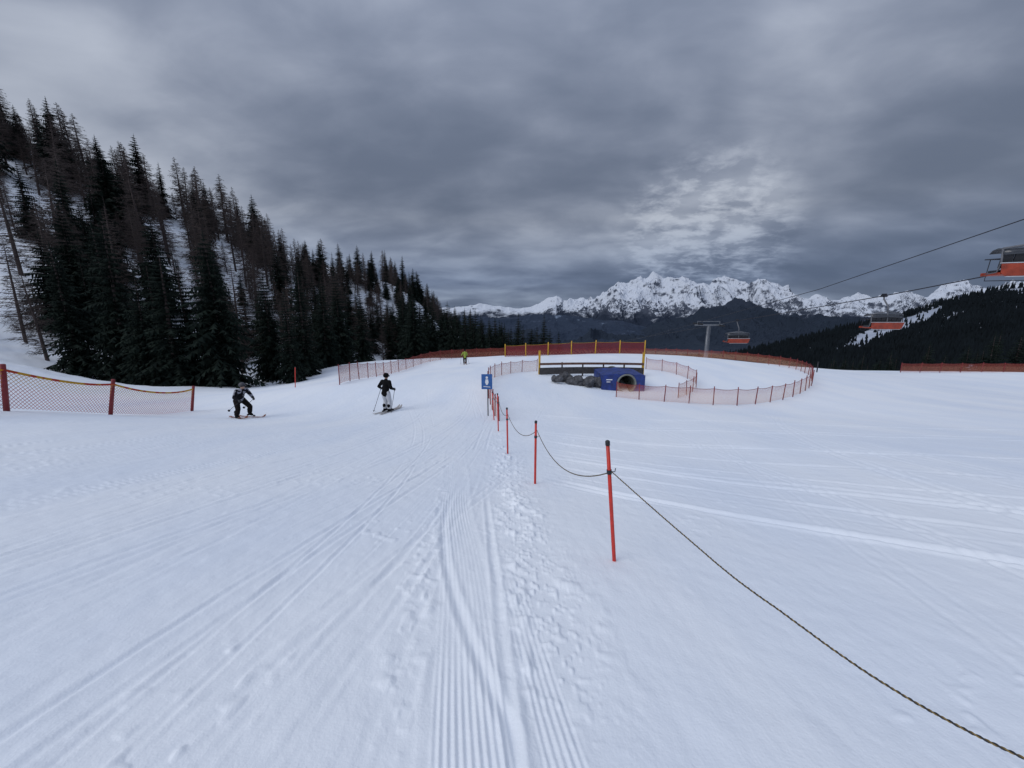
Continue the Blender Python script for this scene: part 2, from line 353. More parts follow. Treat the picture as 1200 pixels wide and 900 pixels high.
# ------------------------------------------------------------------ trees
def spruce(seed,h,wid=.17):
    r=random.Random(seed); root=empty('spruce_tree',(0,0,0))
    tr=MB(); tr.tube([(0,0,-1.0),(0.03,0,h*.3),(-.02,.03,h*.65),(0,0,h)],[.018*h,.014*h,.008*h,.01],7); tr.build('trunk',M_trunk,root)
    c=MB(); lv=int(h*3.0)
    lop=r.uniform(0,6)
    for k in range(lv):
        t=k/(lv-1); z0=h*(.06+.93*t); R=h*wid*(1-t)**.72*r.uniform(.7,1.2)+.14
        nb=int(7+5*(1-t)); off=r.uniform(0,6)
        for i in range(nb):
            if r.random()<.10: continue
            w=off+i*2*math.pi/nb+r.uniform(-.3,.3); L=R*r.uniform(.6,1.2)*(1+.15*math.cos(w-lop)); d=Vector((math.cos(w),math.sin(w),0)); s=Vector((-d.y,d.x,0))
            dr=-.35*L+r.uniform(-.1,.1)*L+ .25*t*L
            ns=6
            prev=Vector((0,0,z0))
            for j in range(1,ns+1):
                f=j/ns; p=Vector((0,0,z0))+d*L*f+Vector((0,0,dr*f*f*1.2+.10*L*f))
                wd=(.34*(1-f)+.12)*min(L,1.9)*r.uniform(.6,1.3)
                b=len(c.V); tipo=d*.12*L
                c.V+= [prev,p,p+s*wd+tipo*r.uniform(-1,1)-Vector((0,0,wd*r.uniform(.2,.8))),p-s*wd+tipo*r.uniform(-1,1)-Vector((0,0,wd*r.uniform(.2,.8))),p-Vector((0,0,wd*r.uniform(.7,1.5)))+s*r.uniform(-.1,.1)]
                c.F+= [(b,b+1,b+2),(b,b+3,b+1),(b,b+1,b+4)]
                prev=p
    c.tube([(0,0,h*.95),(0,0,h*1.02)],[.05,.01],4)
    c.build('crown',M_spruce,root); return root
def larch(seed,h):
    r=random.Random(seed); root=empty('larch_tree',(0,0,0))
    lean=r.uniform(-.04,.04)*h
    tr=MB(); tr.tube([(0,0,-1.0),(lean*.3,0,h*.4),(lean*.8,.05,h*.75),(lean,0,h)],[.016*h,.012*h,.006*h,.012],7); tr.build('trunk',M_trunk,root)
    c=MB(); lv=int(h*4.2)
    for k in range(lv):
        t=k/(lv-1); z0=h*(.12+.87*t); R=h*.19*(1-t)**.75*(.5+.5*min(1,t*5))*r.uniform(.6,1.2)+.12
        for i in range(r.randint(4,6)):
            w=r.uniform(0,6.28); L=R*r.uniform(.6,1.25); d=Vector((math.cos(w),math.sin(w),0)); s=Vector((-d.y,d.x,0)); o=Vector((lean*t,0,z0))
            p1=o+d*L*.5+Vector((0,0,-.05*L)); p2=o+d*L+Vector((0,0,.06*L)); b=len(c.V); e=.024
            c.V+=[o+Vector((0,0,e)),o-Vector((0,0,e)),p1+Vector((0,0,e)),p1-Vector((0,0,e)),p2]
            c.F+=[(b,b+1,b+3,b+2),(b+2,b+3,b+4)]
            for j in range(9):
                f=r.uniform(.2,1); p=o+d*L*f; q=p+s*r.uniform(-.4,.4)*L*.9+d*.2*L+Vector((0,0,r.uniform(-.4,.15)*min(L,1.3))); b=len(c.V)
                c.V+=[p+Vector((0,0,.026)),p-Vector((0,0,.026)),q]; c.F.append((b,b+1,b+2))
    c.build('crown',M_larch,root); return root
SP=[spruce(100+i,12,w) for i,w in enumerate((.19,.23,.165,.21,.15,.2))]; LA=[larch(200+i,12) for i in range(5)]
used=set(); 
def place(proto,x,y,h,label,cat,group):
    if proto.name in used: o=copy_tree(proto)
    else: o=proto; used.add(proto.name)
    o.location=(x,y,H(x,y)-.3); o.rotation_euler=(random.uniform(-.03,.03),random.uniform(-.03,.03),random.uniform(0,6.28)); s=h/12; w=s*random.uniform(.85,1.2); o.scale=(w,w,s)
    return tag(o,label,cat,group)
LBL={'s':('dark green spruce tree in the snowy forest on the left hillside','tree','spruces on the left hillside'),
     'l':('bare grey brown larch tree in the snowy forest on the left hillside','tree','bare larches on the left hillside')}
pts=[]
def can(x,y,d):
    for a,b in pts:
        if (a-x)**2+(b-y)**2<d*d: return False
    pts.append((x,y)); return True
ns_=nl_=0
for u,v,Y,h in [(96,440,37,12.5),(122,442,38,11.5),(152,446,38,16.5),(178,448,36,11),(208,449,36,13),(232,450,38,12.5),(268,448,38,15),(322,446,44,12),(345,447,40,9.5),(360,446,44,12.5),(384,440,50,12),(402,432,56,13.5),(425,425,62,12),(74,425,44,11),(195,445,45,13)]:
    p=P(u,v,Y)
    if can(p.x,p.y,1.5): place(random.choice(SP),p.x,p.y,h,*LBL['s']); ns_+=1
# extra cover on the right end of the wooded slope
for k in range(60):
    u=random.uniform(340,500); Y=random.uniform(np.interp(u,[340,500],[70,90]),np.interp(u,[340,450,500],[112,150,200])); x=(u-600)/F*Y
    if can(x,Y,2.0) : place(random.choice(SP if ns_<60 and random.random()<.6 else LA),x,Y,random.uniform(9,13),*LBL['s' if False else 's']) if False else None
tries=0; n0=0
while tries<9000 and n0<450:
    tries+=1; u=random.uniform(-45,540) if random.random()<.75 else random.uniform(340,520); t=random.random()*1.04
    if random.random()<.22: t=random.uniform(.86,1.08)
    y0=np.interp(u,[-70,0,70,150,350,400,470,535],[50,48,43,42,46,60,82,115]); y1=np.interp(u,[-70,0,200,350,450,535],[78,82,92,110,145,270])
    Y=y0+(y1-y0)*t**.9; x=(u-600)/F*Y
    if u<85 and t<.36 : continue
    if u<130 and .5<t<.78 and random.random()<.75: continue
    if t<.85 and u<360 and float(vn(np.array(u*.018),np.array(t*3.0),33))>.62 and random.random()<.75: continue
    if not can(x,Y,2.2 if t<.9 else 1.6): continue
    dark=random.random()<(.68 if t<.3 else (.28 if u<360 else .55))
    h=random.choice((random.uniform(6,10),random.uniform(9,14),random.uniform(12,17)))*(.95 if t>.8 else 1)
    if u>340: h=max(h*.85,8)
    if dark:
        if ns_>=185: dark=False
        else: ns_+=1
    if not dark:
        if nl_>=275: continue
        nl_+=1
    place(random.choice(SP if dark else LA),x,Y,h,*LBL['s' if dark else 'l']); n0+=1
for u,v,Y,h in [(30,400,40,10),(52,405,38,9),(20,300,52,13),(62,330,50,12)]:
    p=P(u,v,Y); place(random.choice(LA),p.x,p.y,h,*LBL['l'])
LC=('small dark spruce beyond the crest of the run, right of the forested slope','tree','spruces beyond the crest')
for k in range(56):
    u=random.uniform(470,602); Y=random.uniform(64,125)
    x=(u-600)/F*Y; z=H(x,Y); top=np.interp(u,[470,500,530,560,585,602],[335,349,357,364,371,380])+random.choice((0,3,8,14))+random.uniform(-4,8); d=ray(u,top); hh=d[2]/d[1]*Y-z
    if 4<hh<30: place(random.choice(SP),x,Y,hh,*LC)
for u,Y,top,lb in [(605,74,366,'pointed dark spruce standing alone left of the tall red net'),(637,78,367,'pointed dark spruce rising behind the tall red net')]:
    x=(u-600)/F*Y; d=ray(u,top); place(SP[2],x,Y,d[2]/d[1]*Y-H(x,Y),lb,'tree',None)
for u,Y,top in [(598,90,382),(613,85,379),(622,95,384),(630,88,381),(645,90,384),(655,95,388)]:
    x=(u-600)/F*Y; d=ray(u,top); place(random.choice(SP),x,Y,d[2]/d[1]*Y-H(x,Y),*LC)
for k in range(50):
    u=random.uniform(955,1260); Y=random.uniform(85,150); x=(u-600)/F*Y; z=H(x,Y)
    top=np.interp(u,[955,1050,1130,1200,1290],[425,413,398,384,375]); d=ray(u,top+random.uniform(-6,22)); hh=d[2]/d[1]*Y-z
    if 5<hh<28: place(random.choice(SP),x,Y,hh,'dark spruce rising behind the snow edge on the far right','tree','spruces behind the right snow edge')
# ------------------------------------------------------------------ marker poles and rope
def pole(base,top,label,r=.019):
    o=empty('marker_pole',base,label,'pole','marker poles carrying the rope'); t=Vector(top)-Vector(base); u=t.normalized()
    MB().tube([u*-.25,u*.02,t*.5,t*.97],[r*.9,r,r,r*.95],10).build('shaft',M_red,o,True)
    MB().tube([t*.97,t*1.0,t*1.008],[r*1.2,r*1.2,r*.6],10).build('cap',M_black,o,True)
    h=t*.76; MB().tube([h-u*.018,h+u*.018],[r*1.3,r*1.3],10).tube([h+Vector((r,0,0)),h+Vector((r+.03,0,.0)),h+Vector((r+.035,0,.03))],.004,5).build('rope_clip',M_black,o)
    return o
PL=[(720,656,3.0,712,516,'nearest tall red plastic pole with black cap leaning slightly left'),
    (627,568,6.0,628,494,'second nearest thin red pole with black cap in the rope line'),
    (595,532,8.5,594,478,'third thin red pole of the rope line, left of the second'),
    (584,506,11.6,583,462,'fourth red pole of the rope line, near the net fence start'),
    (579,492,14.2,577,458,'small red pole farthest down the rope line beside the blue sign')]
tops=[];bases=[]
for i,(u,v,Y,u2,v2,l) in enumerate(PL):
    b=G(u,v,Y); t=P(u2,v2,Y); t.z=b.z+(P(u2,v2,Y).z-P(u,v,Y).z); b.z-=.01; pole(b,t,l,.0165 if i==0 else .019); bases.append(b); tops.append(t)
off=Vector((2.05,-.2,H(2.05,-.2))); pole(off,off+Vector((0,0,1.1)),'red pole just outside the frame at lower right')
def catmull(pts,k):
    pts=[Vector(p) for p in pts]; out=[]
    for i in range(len(pts)-1):
        a=pts[max(i-1,0)];b=pts[i];c=pts[i+1];d=pts[min(i+2,len(pts)-1)]
        for j in range(k):
            t=j/k; out.append(.5*((2*b)+(c-a)*t+(2*a-5*b+4*c-d)*t*t+(3*b-a-3*c+d)*t**3))
    out.append(pts[-1]); return out
M_ropey=mat('yellow_rope_fibre',(.26,.17,.05),.8,.3,40)
def rope_mesh(path,r,label):
    o=empty('rope',path[0],label,'rope','rope spans between the marker poles'); o0=Vector(path[0])
    ds=[0]
    for i in range(1,len(path)): ds.append(ds[-1]+(path[i]-path[i-1]).length)
    L=ds[-1]; nn=int(L/.006)+2; P_=np.array([list(p) for p in path]); s=np.linspace(0,L,nn); Q=np.stack([np.interp(s,ds,P_[:,k]) for k in range(3)],-1)
    t=(Vector(path[-1])-Vector(path[0])).normalized(); a=(Vector((0,0,1))-t*t.z).normalized(); c=t.cross(a)
    for k,(m,nm) in enumerate(((M_ropey,'light_strand'),(M_black,'dark_strand'))):
        pp=[Vector(Q[i])-o0+(a*math.cos(s[i]*2*math.pi/.035+k*math.pi)+c*math.sin(s[i]*2*math.pi/.035+k*math.pi))*r*.5 for i in range(nn)]
        MB().tube(pp,r*(.55 if k==0 else .7),5).build(nm,m,o,True)
def att(i,f=.76): return bases[i]+(tops[i]-bases[i])*f+Vector((.02,0,0))
A0=att(0); 
rope_mesh(catmull([A0,(1.10,2.25,-1.435),(1.304,1.711,-1.475),(1.59,.95,-1.375),off+Vector((0,0,.85))],24),.0048,'dark yellow and black twisted rope running from the nearest red pole to the lower right')
ln=['slack rope hanging between the nearest and second red poles','short rope sagging between the second and third red poles','rope span between the third and fourth red poles','rope span between the fourth red pole and the one beside the blue sign']
for i in range(4):
    a=att(i); b=att(i+1,.86); sag=(.30,.26,.2,.15)[i]
    if i: a=att(i,.86)
    pp=[a.lerp(b,t)+Vector((0,0,-4*sag*t*(1-t))) for t in np.linspace(0,1,25)]
    rope_mesh(pp,.0055,ln[i])
# ------------------------------------------------------------------ fences
N_or=netmat('orange_net',(.36,.07,.045),.07,.24,(.50,.17,.11),1.0)
N_pale=netmat('pale_orange_net',(.42,.09,.05),.08,.18,(.66,.34,.22),1.0)
N_left=netmat('yellow_and_red_net',(.52,.24,.04),.12,.16,(.45,.05,.04),1.12)
N_red=netmat('dark_red_net',(.17,.012,.018),.06,.46,None,1.0)
def resample(path,step):
    ds=[0]; 
    for i in range(1,len(path)): ds.append(ds[-1]+math.hypot(path[i][0]-path[i-1][0],path[i][1]-path[i-1][1]))
    k=max(2,int(round(ds[-1]/step))+1); s=np.linspace(0,ds[-1],k)
    return [(float(a),float(b)) for a,b in zip(np.interp(s,ds,[p[0] for p in path]),np.interp(s,ds,[p[1] for p in path]))],ds[-1]
def fence(name,path,h,step,net,pm,label,pr=.022,group=None,sag=.06,over=.08,band=None,smooth=True,jit=.05,low=.03,rnd=1,lean0=0,exact=False):
    r=random.Random(rnd)
    path=[(p[0],p[1]) for p in path]
    if smooth: path=[(v.x,v.y) for v in catmull([(p[0],p[1],0) for p in path],10)]
    pp=path if exact else resample(path,step)[0]; o0=Vector((pp[0][0],pp[0][1],H(*pp[0]))); o=empty(name,o0,label,'fence',group)
    lean=[(r.uniform(-jit,jit)+lean0,r.uniform(-jit,jit),r.uniform(-.03,.05)) for _ in pp]
    for (x,y),l in zip(pp,lean):
        b=Vector((x,y,H(x,y)))-o0; MB().tube([b+Vector((0,0,-.2)),b+Vector((l[0],l[1],h+over+l[2]))],[pr,pr*.9],7).build('post',pm,o,True)
    V=[];Fc=[];UV=[]; sub=6; rows=5; s=0; tops=[]
    if exact: sub=14
    for i in range(len(pp)-1):
        seg=math.hypot(pp[i+1][0]-pp[i][0],pp[i+1][1]-pp[i][1])
        for j in range(sub+(i==len(pp)-2)):
            t=j/sub; x=pp[i][0]*(1-t)+pp[i+1][0]*t; y=pp[i][1]*(1-t)+pp[i+1][1]*t; g=H(x,y); sg=sag*4*t*(1-t)
            lx=lean[i][0]*(1-t)+lean[i+1][0]*t; ly=lean[i][1]*(1-t)+lean[i+1][1]*t
            for k in range(rows+1):
                f=k/rows; z=g+low+(h-low)*f-sg*f
                V.append(Vector((x+lx*f,y+ly*f+.03*math.sin(s*1.3+f*3),z))-o0); UV.append((s,f*h))
            tops.append(V[-1]); s+=seg/sub
    nc=len(V)//(rows+1)
    for i in range(nc-1):
        for k in range(rows): a=i*(rows+1)+k; Fc.append((a,a+rows+1,a+rows+2,a+1))
    ob=raw('net',V,Fc,net,o,True); uvl=ob.data.uv_layers.new(name='UVMap')
    for lp in ob.data.loops: uvl.data[lp.index].uv=UV[lp.vertex_index]
    MB().tube(tops,.013 if not band else .034,4).build('top_rope',band or pm,o)
    return o
N_edge=patch_mat('yellow_and_red_hem',(.50,.28,.03),(.40,.05,.03),5,.6)
a=P(-110,478,8.2)
fence('safety_net_fence',[(a.x,a.y),(P(6,480,10.2).x,10.2),(P(127,482,13.6).x,13.6),(P(224,482,18.3).x,18.3)],1.12,4.1,N_left,M_fpost,'sagging yellow and red safety net on thick red posts at the left edge',pr=.065,sag=.16,band=N_edge,smooth=False,over=.14,rnd=4,lean0=.34,exact=True)
fence('net_fence',[P(398,450,24),P(430,438,30),P(465,430,38),P(500,424,46),P(545,419,52),P(592,417,54.5)],1.15,2.1,N_or,M_fpost,'orange net fence curving along the left side of the run below the forest',pr=.03,band=None,rnd=5)
fence('net_fence',[P(594,417,54.5),P(640,416,54),P(740,416,52),P(800,418,48),P(860,422,44),P(920,430,38),P(945,438,33),P(951,447,29),P(948,456,26),P(925,466,23),P(870,474.5,21),P(820,474,21),P(790,473,21),P(752,470,21.6),P(722,466,22.4)],.92,1.35,N_pale,M_fpost,'long orange net fence looping around the fun area on the right',pr=.028,rnd=6)
fence('net_fence',[P(757,430,31),P(785,434,30),P(808,440,28),P(817,447,26.5),P(810,456,24.5),P(795,463,23)],.9,1.3,N_pale,M_fpost,'short curved inner net fence right of the blue tunnel',pr=.025,rnd=7)
fence('net_fence',[P(585,492,14.0),P(578,480,16),P(574,468,18.5),P(572,456,22),P(580,446,26),P(605,441,29),P(629,439,30)],.9,1.3,N_pale,M_fpost,'net fence starting behind the blue sign and turning toward the barrier',pr=.025,rnd=8)
fence('net_fence',[P(1055,436,39.5),P(1120,436,39),P(1200,437,38),P(1300,439,36)],.95,1.9,N_or,M_fpost,'orange net fence on the snow edge at the far right',pr=.035,rnd=9)
fence('tall_net_fence',[P(592,417,50),P(640,417,48),P(700,417,47),P(755,417,46)],1.45,3.0,N_red,M_yel,'tall dark red net on yellow posts behind the wooden barrier',pr=.075,over=.20,rnd=10,sag=.06)
# ------------------------------------------------------------------ barrier
bl=P(632,437,28.5); br=P(753,437,28.5); bo=Vector(((bl.x+br.x)/2,28.5,-4.95)); Wd=(br.x-bl.x)
o=empty('wooden_barrier',bo,'dark plank barrier with yellow end posts above the blue tunnel','barrier')
gz=lambda x: H(bo.x+x,28.5)-bo.z
for sx in (-1,1):
    x=sx*Wd/2; MB().box((x,0,gz(x)+.80),(.15,.15,2.0)).build('end_post',M_yel,o,bevel=.01)
for x in (-Wd*.28,-Wd*.08,Wd*.12,Wd*.32):
    MB().box((x,.06,gz(x)+.4),(.10,.10,1.25)).build('rail_post',M_wood,o,bevel=.01)
def arch_board(z0,hgt,th,rise,y=0,seg=20):
    b=MB(); 
    for i in range(seg):
        xa=-Wd/2+Wd*i/seg; xb=-Wd/2+Wd*(i+1)/seg; za=z0+rise*(1-(2*xa/Wd)**2); zb=z0+rise*(1-(2*xb/Wd)**2)
        b.V+= [Vector(v) for v in ((xa,y-th/2,za),(xb,y-th/2,zb),(xb,y+th/2,zb),(xa,y+th/2,za),(xa,y-th/2,za+hgt),(xb,y-th/2,zb+hgt),(xb,y+th/2,zb+hgt),(xa,y+th/2,za+hgt))]
        q=len(b.V)-8; b.F+=[(q,q+1,q+5,q+4),(q+3,q+7,q+6,q+2),(q+4,q+5,q+6,q+7),(q,q+3,q+2,q+1)]
    return b
M_plank=mat('dark_planks',(.05,.047,.05),.8,.5,5)
arch_board(.02,.50,.08,.07,-.13).build('lower_plank',M_plank,o); arch_board(.72,.16,.06,.05,-.12).build('middle_rail',mat('brown_rail',(.14,.07,.05),.8,.4,6),o)
# ------------------------------------------------------------------ tunnel
tc=P(730,460,25); tz=H(tc.x,25); o=empty('snow_tunnel',(tc.x,25,tz),'blue covered crawl tunnel with round mouth in the snow','tunnel')
w2=1.42; ht=1.28; R=.60; cx=.2; cz=.58
fr=MB(); k=28; outer=[];inner=[]
for i in range(k):
    w=2*math.pi*i/k; inner.append(Vector((cx+R*math.cos(w),0,cz+R*math.sin(w))))
    dx,dz=math.cos(w),math.sin(w); tx=((w2-cx)/dx if dx>0 else (-w2-cx)/dx) if abs(dx)>1e-6 else 1e9; tzz=((ht-cz)/dz if dz>0 else (-.1-cz)/dz) if abs(dz)>1e-6 else 1e9; t=min(tx,tzz)
    outer.append(Vector((cx+dx*t,0,cz+dz*t)))
for c,zz in ((w2,ht),(-w2,ht),(-w2,-.1),(w2,-.1)):
    j=min(range(k),key=lambda q:(outer[q]-Vector((c,0,zz))).length); outer[j]=Vector((c,0,zz))
for v in outer:
    if v.z>.9: v.z+=-.10*abs(v.x)+.03*math.sin(v.x*7)
fr.V=outer+inner+[v+Vector((0,2.6,0)) for v in outer]
for i in range(k):
    j=(i+1)%k; fr.F+=[(i,j,k+j,k+i),(i,2*k+i,2*k+j,j)]
M_tarp=mat('blue_tarpaulin',(.02,.05,.26),.6,.45,3,c2=(.010,.022,.10),bump=.6); fr.build('cover',M_tarp,o)
M_rim=mat('grey_rim',(.20,.21,.19),.7,.3,6)
rim=MB(); rim.tube([(cx+R*math.cos(2*math.pi*i/32),-.02,cz+R*math.sin(2*math.pi*i/32)) for i in range(33)],.06,8,False); rim.build('rim',M_rim,o,True)
bar=MB(); nb=14
for i in range(nb+1):
    for j in range(24):
        w=2*math.pi*j/24; rr=(R-.01)*(1-.05*(i%2)); bar.V.append(Vector((cx+rr*math.cos(w),.02+i*.28,cz+rr*math.sin(w))))
for i in range(nb):
    for j in range(24): bar.F.append((i*24+j,i*24+(j+1)%24,(i+1)*24+(j+1)%24,(i+1)*24+j))
bar.F.append(tuple(nb*24+j for j in range(24))); bar.build('barrel',mat('grey_green_barrel',(.16,.17,.145),.8,.3,4),o)
MB().box((-.95,-.012,.85),(.40,.012,.06)).box((-1.0,-.012,.70),(.25,.012,.05)).build('white_print',M_white,o)
# ------------------------------------------------------------------ boulders
for i in range(24):
    t=(i+.5)/24; u=648+58*t+random.uniform(-2,2); Y=25.9+random.uniform(-.6,.9); p=P(u,450,Y); s=random.uniform(.2,.42); bm=bmesh.new(); bmesh.ops.create_icosphere(bm,subdivisions=2,radius=s)
    for vv in bm.verts:
        f=1+.5*(random.random()-.5); vv.co*=f; vv.co.z*=.85
    me=bpy.data.meshes.new('boulder'); bm.to_mesh(me); bm.free(); ob=link('boulder',me,M_rock); ob.location=(p.x,Y,H(p.x,Y)+s*.25+random.choice((0,.1,.3)))
    tag(ob,'dark angular boulder in the rock pile left of the blue tunnel','rock','boulders beside the tunnel')
# ------------------------------------------------------------------ sign
sb=G(572,488,15.4); o=empty('piste_sign',sb,'small blue square sign with white pictogram on a thin post beside the run','sign')
MB().tube([(0,0,-.2),(0,0,1.78)],.022,8).build('post',M_dark,o,True)
MB().box((-.03,-.05,1.47),(.44,.02,.62)).build('board',M_blue,o,bevel=.005)
pg=MB(); y=-.063
pg.prism([(-.03+.05*math.cos(a_),y,1.64+.05*math.sin(a_)) for a_ in np.linspace(0,2*math.pi,16,endpoint=False)],(0,-.004,0))
pg.prism([(-.08,y,1.57),(.02,y,1.57),(.04,y,1.44),(0,y,1.34),(-.06,y,1.34),(-.10,y,1.44)],(0,-.004,0)); pg.prism([(-.17,y,1.29),(.11,y,1.26),(.11,y,1.235),(-.17,y,1.265)],(0,-.004,0))
pg.build('pictogram',M_white,o)
b=G(347,466,27); b2=P(345,437,27); o=empty('slalom_marker',b,'lone thin red marker pole in front of the forest, left of the run','pole')
t=Vector((b2.x-b.x+.1,0,1.5)); MB().tube([(0,0,-.2),t*.97],.028,8).build('shaft',M_red,o,True); MB().tube([t*.97,t],.03,8).build('cap',M_black,o,True)
b=G(957,437,35); o=empty('slalom_marker',b,'short dark post at the outer bend of the looping net fence','pole')
MB().tube([(0,0,-.2),(0,0,.9)],.05,8).build('shaft',M_dark,o,True); MB().tube([(0,0,.9),(0,0,.95)],.06,8).build('cap',M_black,o,True)
# ------------------------------------------------------------------ chairlift
RA=[P(818,378,60),P(960,339,38),P(1197,258,22)]; RB=[P(843,380,60),P(864,376,53),P(1040,346,36),P(1200,315,27)]
def ext(a,b,d): v=(b-a).normalized(); return b+v*d
ra=[ext(RA[1],RA[0],120)]+RA+[ext(RA[1],RA[2],45)]; rb=[ext(RB[2],RB[0],120)]+RB+[ext(RB[2],RB[3],45)]
def cable(pts,label,r):
    tag(MB().tube([p for p in pts],r,6).build('haul_cable',M_dark),label,'cable','chairlift cables')
cable(ra,'upper steel chairlift cable crossing the sky at right, nearer to the camera',.03); cable(rb,'lower steel chairlift cable at right, farther from the camera',.042)
pc=(RA[0]+RB[0])/2; gzp=H(pc.x,60)-.5; o=empty('lift_pylon',(pc.x,60,gzp),'grey steel T shaped chairlift pylon beyond the fenced area','pylon')
hp=pc.z-gzp-.35; MB().tube([(0,0,0),(0,0,hp)],[.32,.2],14).build('mast',M_metal,o,True)
MB().box((0,0,hp+.1),(4.2,.3,.22)).box((0,0,hp+.65),(3.4,.10,.08)).box((-1.7,0,hp+.4),(.08,.08,.5)).box((1.7,0,hp+.4),(.08,.08,.5)).build('crossarm',M_metal,o,bevel=.01)
for p in (RA[0],RB[0]):
    c=p-Vector((pc.x,60,gzp)); q=MB().box(c+Vector((0,0,-.25)),(.10,3.2,.14)); q.build('sheave_beam',M_dark,o)
    for k in range(6):
        yy=-1.4+.56*k; MB().tube([c+Vector((-.06,yy,-.18)),c+Vector((.06,yy,-.18))],.15,12).build('sheave_wheel',M_black,o)
lad=MB()
for sx in(-.18,.18): lad.tube([(sx,-.42,.5),(sx,-.32,hp)],.025,5)
for k in range(int(hp/.35)): lad.tube([(-.18,-.42+.1*k*.35/hp,.6+k*.35),(.18,-.42+.1*k*.35/hp,.6+k*.35)],.015,4)
lad.build('ladder',M_metal,o)
M_glass=mat('tinted_bubble',(.05,.055,.065),.15,.2); M_seat=mat('black_seat_leather',(.02,.02,.024),.6,.3); M_frame=mat('grey_frame_paint',(.13,.135,.15),.5,.2); M_trim=mat('pale_trim_paint',(.5,.5,.52),.5,.1)
def chair():
    o=empty('lift_chair',(0,0,0)); W_=2.7
    MB().tube([(0,0,0),(0,.05,-.25),(0,.55,-.9),(0,.6,-1.3)],.06,8).build('hanger',M_frame,o,True)
    MB().box((0,0,.02),(.14,.55,.2)).box((0,0,.16),(.22,.3,.1)).build('grip',M_dark,o,bevel=.02)
    fr=MB(); fr.tube([(-W_/2,.6,-1.55),(0,.6,-1.3),(W_/2,.6,-1.55)],.05,8)
    for x in(-W_/2,-.02,W_/2): fr.tube([(x,.6,-1.55 if abs(x)>.1 else -1.3),(x,.68,-2.2),(x,.55,-2.62),(x,-.05,-2.66)],.04,6)
    fr.build('frame',M_frame,o,True)
    for i in range(6):
        x=-W_/2+W_*(i+.5)/6
        MB().box((x,.22,-2.55),(W_/6-.03,.55,.10)).build('seat',M_seat,o,bevel=.03)
        MB().box((x,.56,-2.06),(W_/6-.03,.09,.74),Matrix.Rotation(-.15,3,'X')).build('backrest',M_seat,o,bevel=.03)
    b=MB(); arc=[(.74,-1.78),(.60,-1.55),(.30,-1.45),(.0,-1.52),(-.15,-1.66)]
    for (y,z) in arc:
        for x in np.linspace(-W_/2,W_/2,7): b.V.append(Vector((x,y,z-.05*abs(x))))
    for i in range(4):
        for j in range(6): b.F.append((i*7+j,i*7+j+1,(i+1)*7+j+1,(i+1)*7+j))
    bo_=b.build('bubble',M_glass,o,True); md=bo_.modifiers.new('solid','SOLIDIFY'); md.thickness=.02
    MB().prism([(-W_/2-.06,.80,-2.24),(W_/2+.06,.80,-2.24),(W_/2-.02,.72,-2.66),(W_/2-.18,.72,-2.80),(-W_/2+.18,.72,-2.80),(-W_/2+.02,.72,-2.66)],(0,.05,0)).box((0,.22,-2.68),(W_+.05,1.0,.11)).box((0,-.32,-2.66),(W_+.1,.10,.15)).build('orange_shell',M_orange,o,bevel=.02)
    MB().box((0,.80,-2.21),(W_+.16,.10,.04)).box((0,.75,-2.82),(W_-.4,.10,.03)).build('pale_trim',M_trim,o)
    MB().tube([(-W_/2,.55,-2.0),(-W_/2,-.35,-1.95),(W_/2,-.35,-1.95),(W_/2,.55,-2.0)],.025,6).build('safety_bar',M_dark,o,True)
    MB().tube([(-W_/2+.2,-.35,-1.95),(-W_/2+.2,-.45,-2.95),(W_/2-.2,-.45,-2.95),(W_/2-.2,-.35,-1.95)],.02,6).build('footrest',M_dark,o,True)
    return o
c1=chair(); c1.location=ext(RA[1],RA[2],.85); tag(c1,'nearest orange and grey chairlift chair cut by the right edge','chairlift chair','chairs on the lift')
c2=copy_tree(c1); c2.location=P(1036,347,36); tag(c2,'orange chairlift chair hanging midway above the dark wooded hill','chairlift chair','chairs on the lift')
c3=copy_tree(c1); c3.location=P(864,376,53); tag(c3,'smallest chairlift chair hanging just right of the pylon','chairlift chair','chairs on the lift')
for c,s,rz in ((c1,1.12,160),(c2,1.05,180),(c3,1.05,180)): c.scale=(s,s,s); c.rotation_euler=(0,0,math.radians(rz))
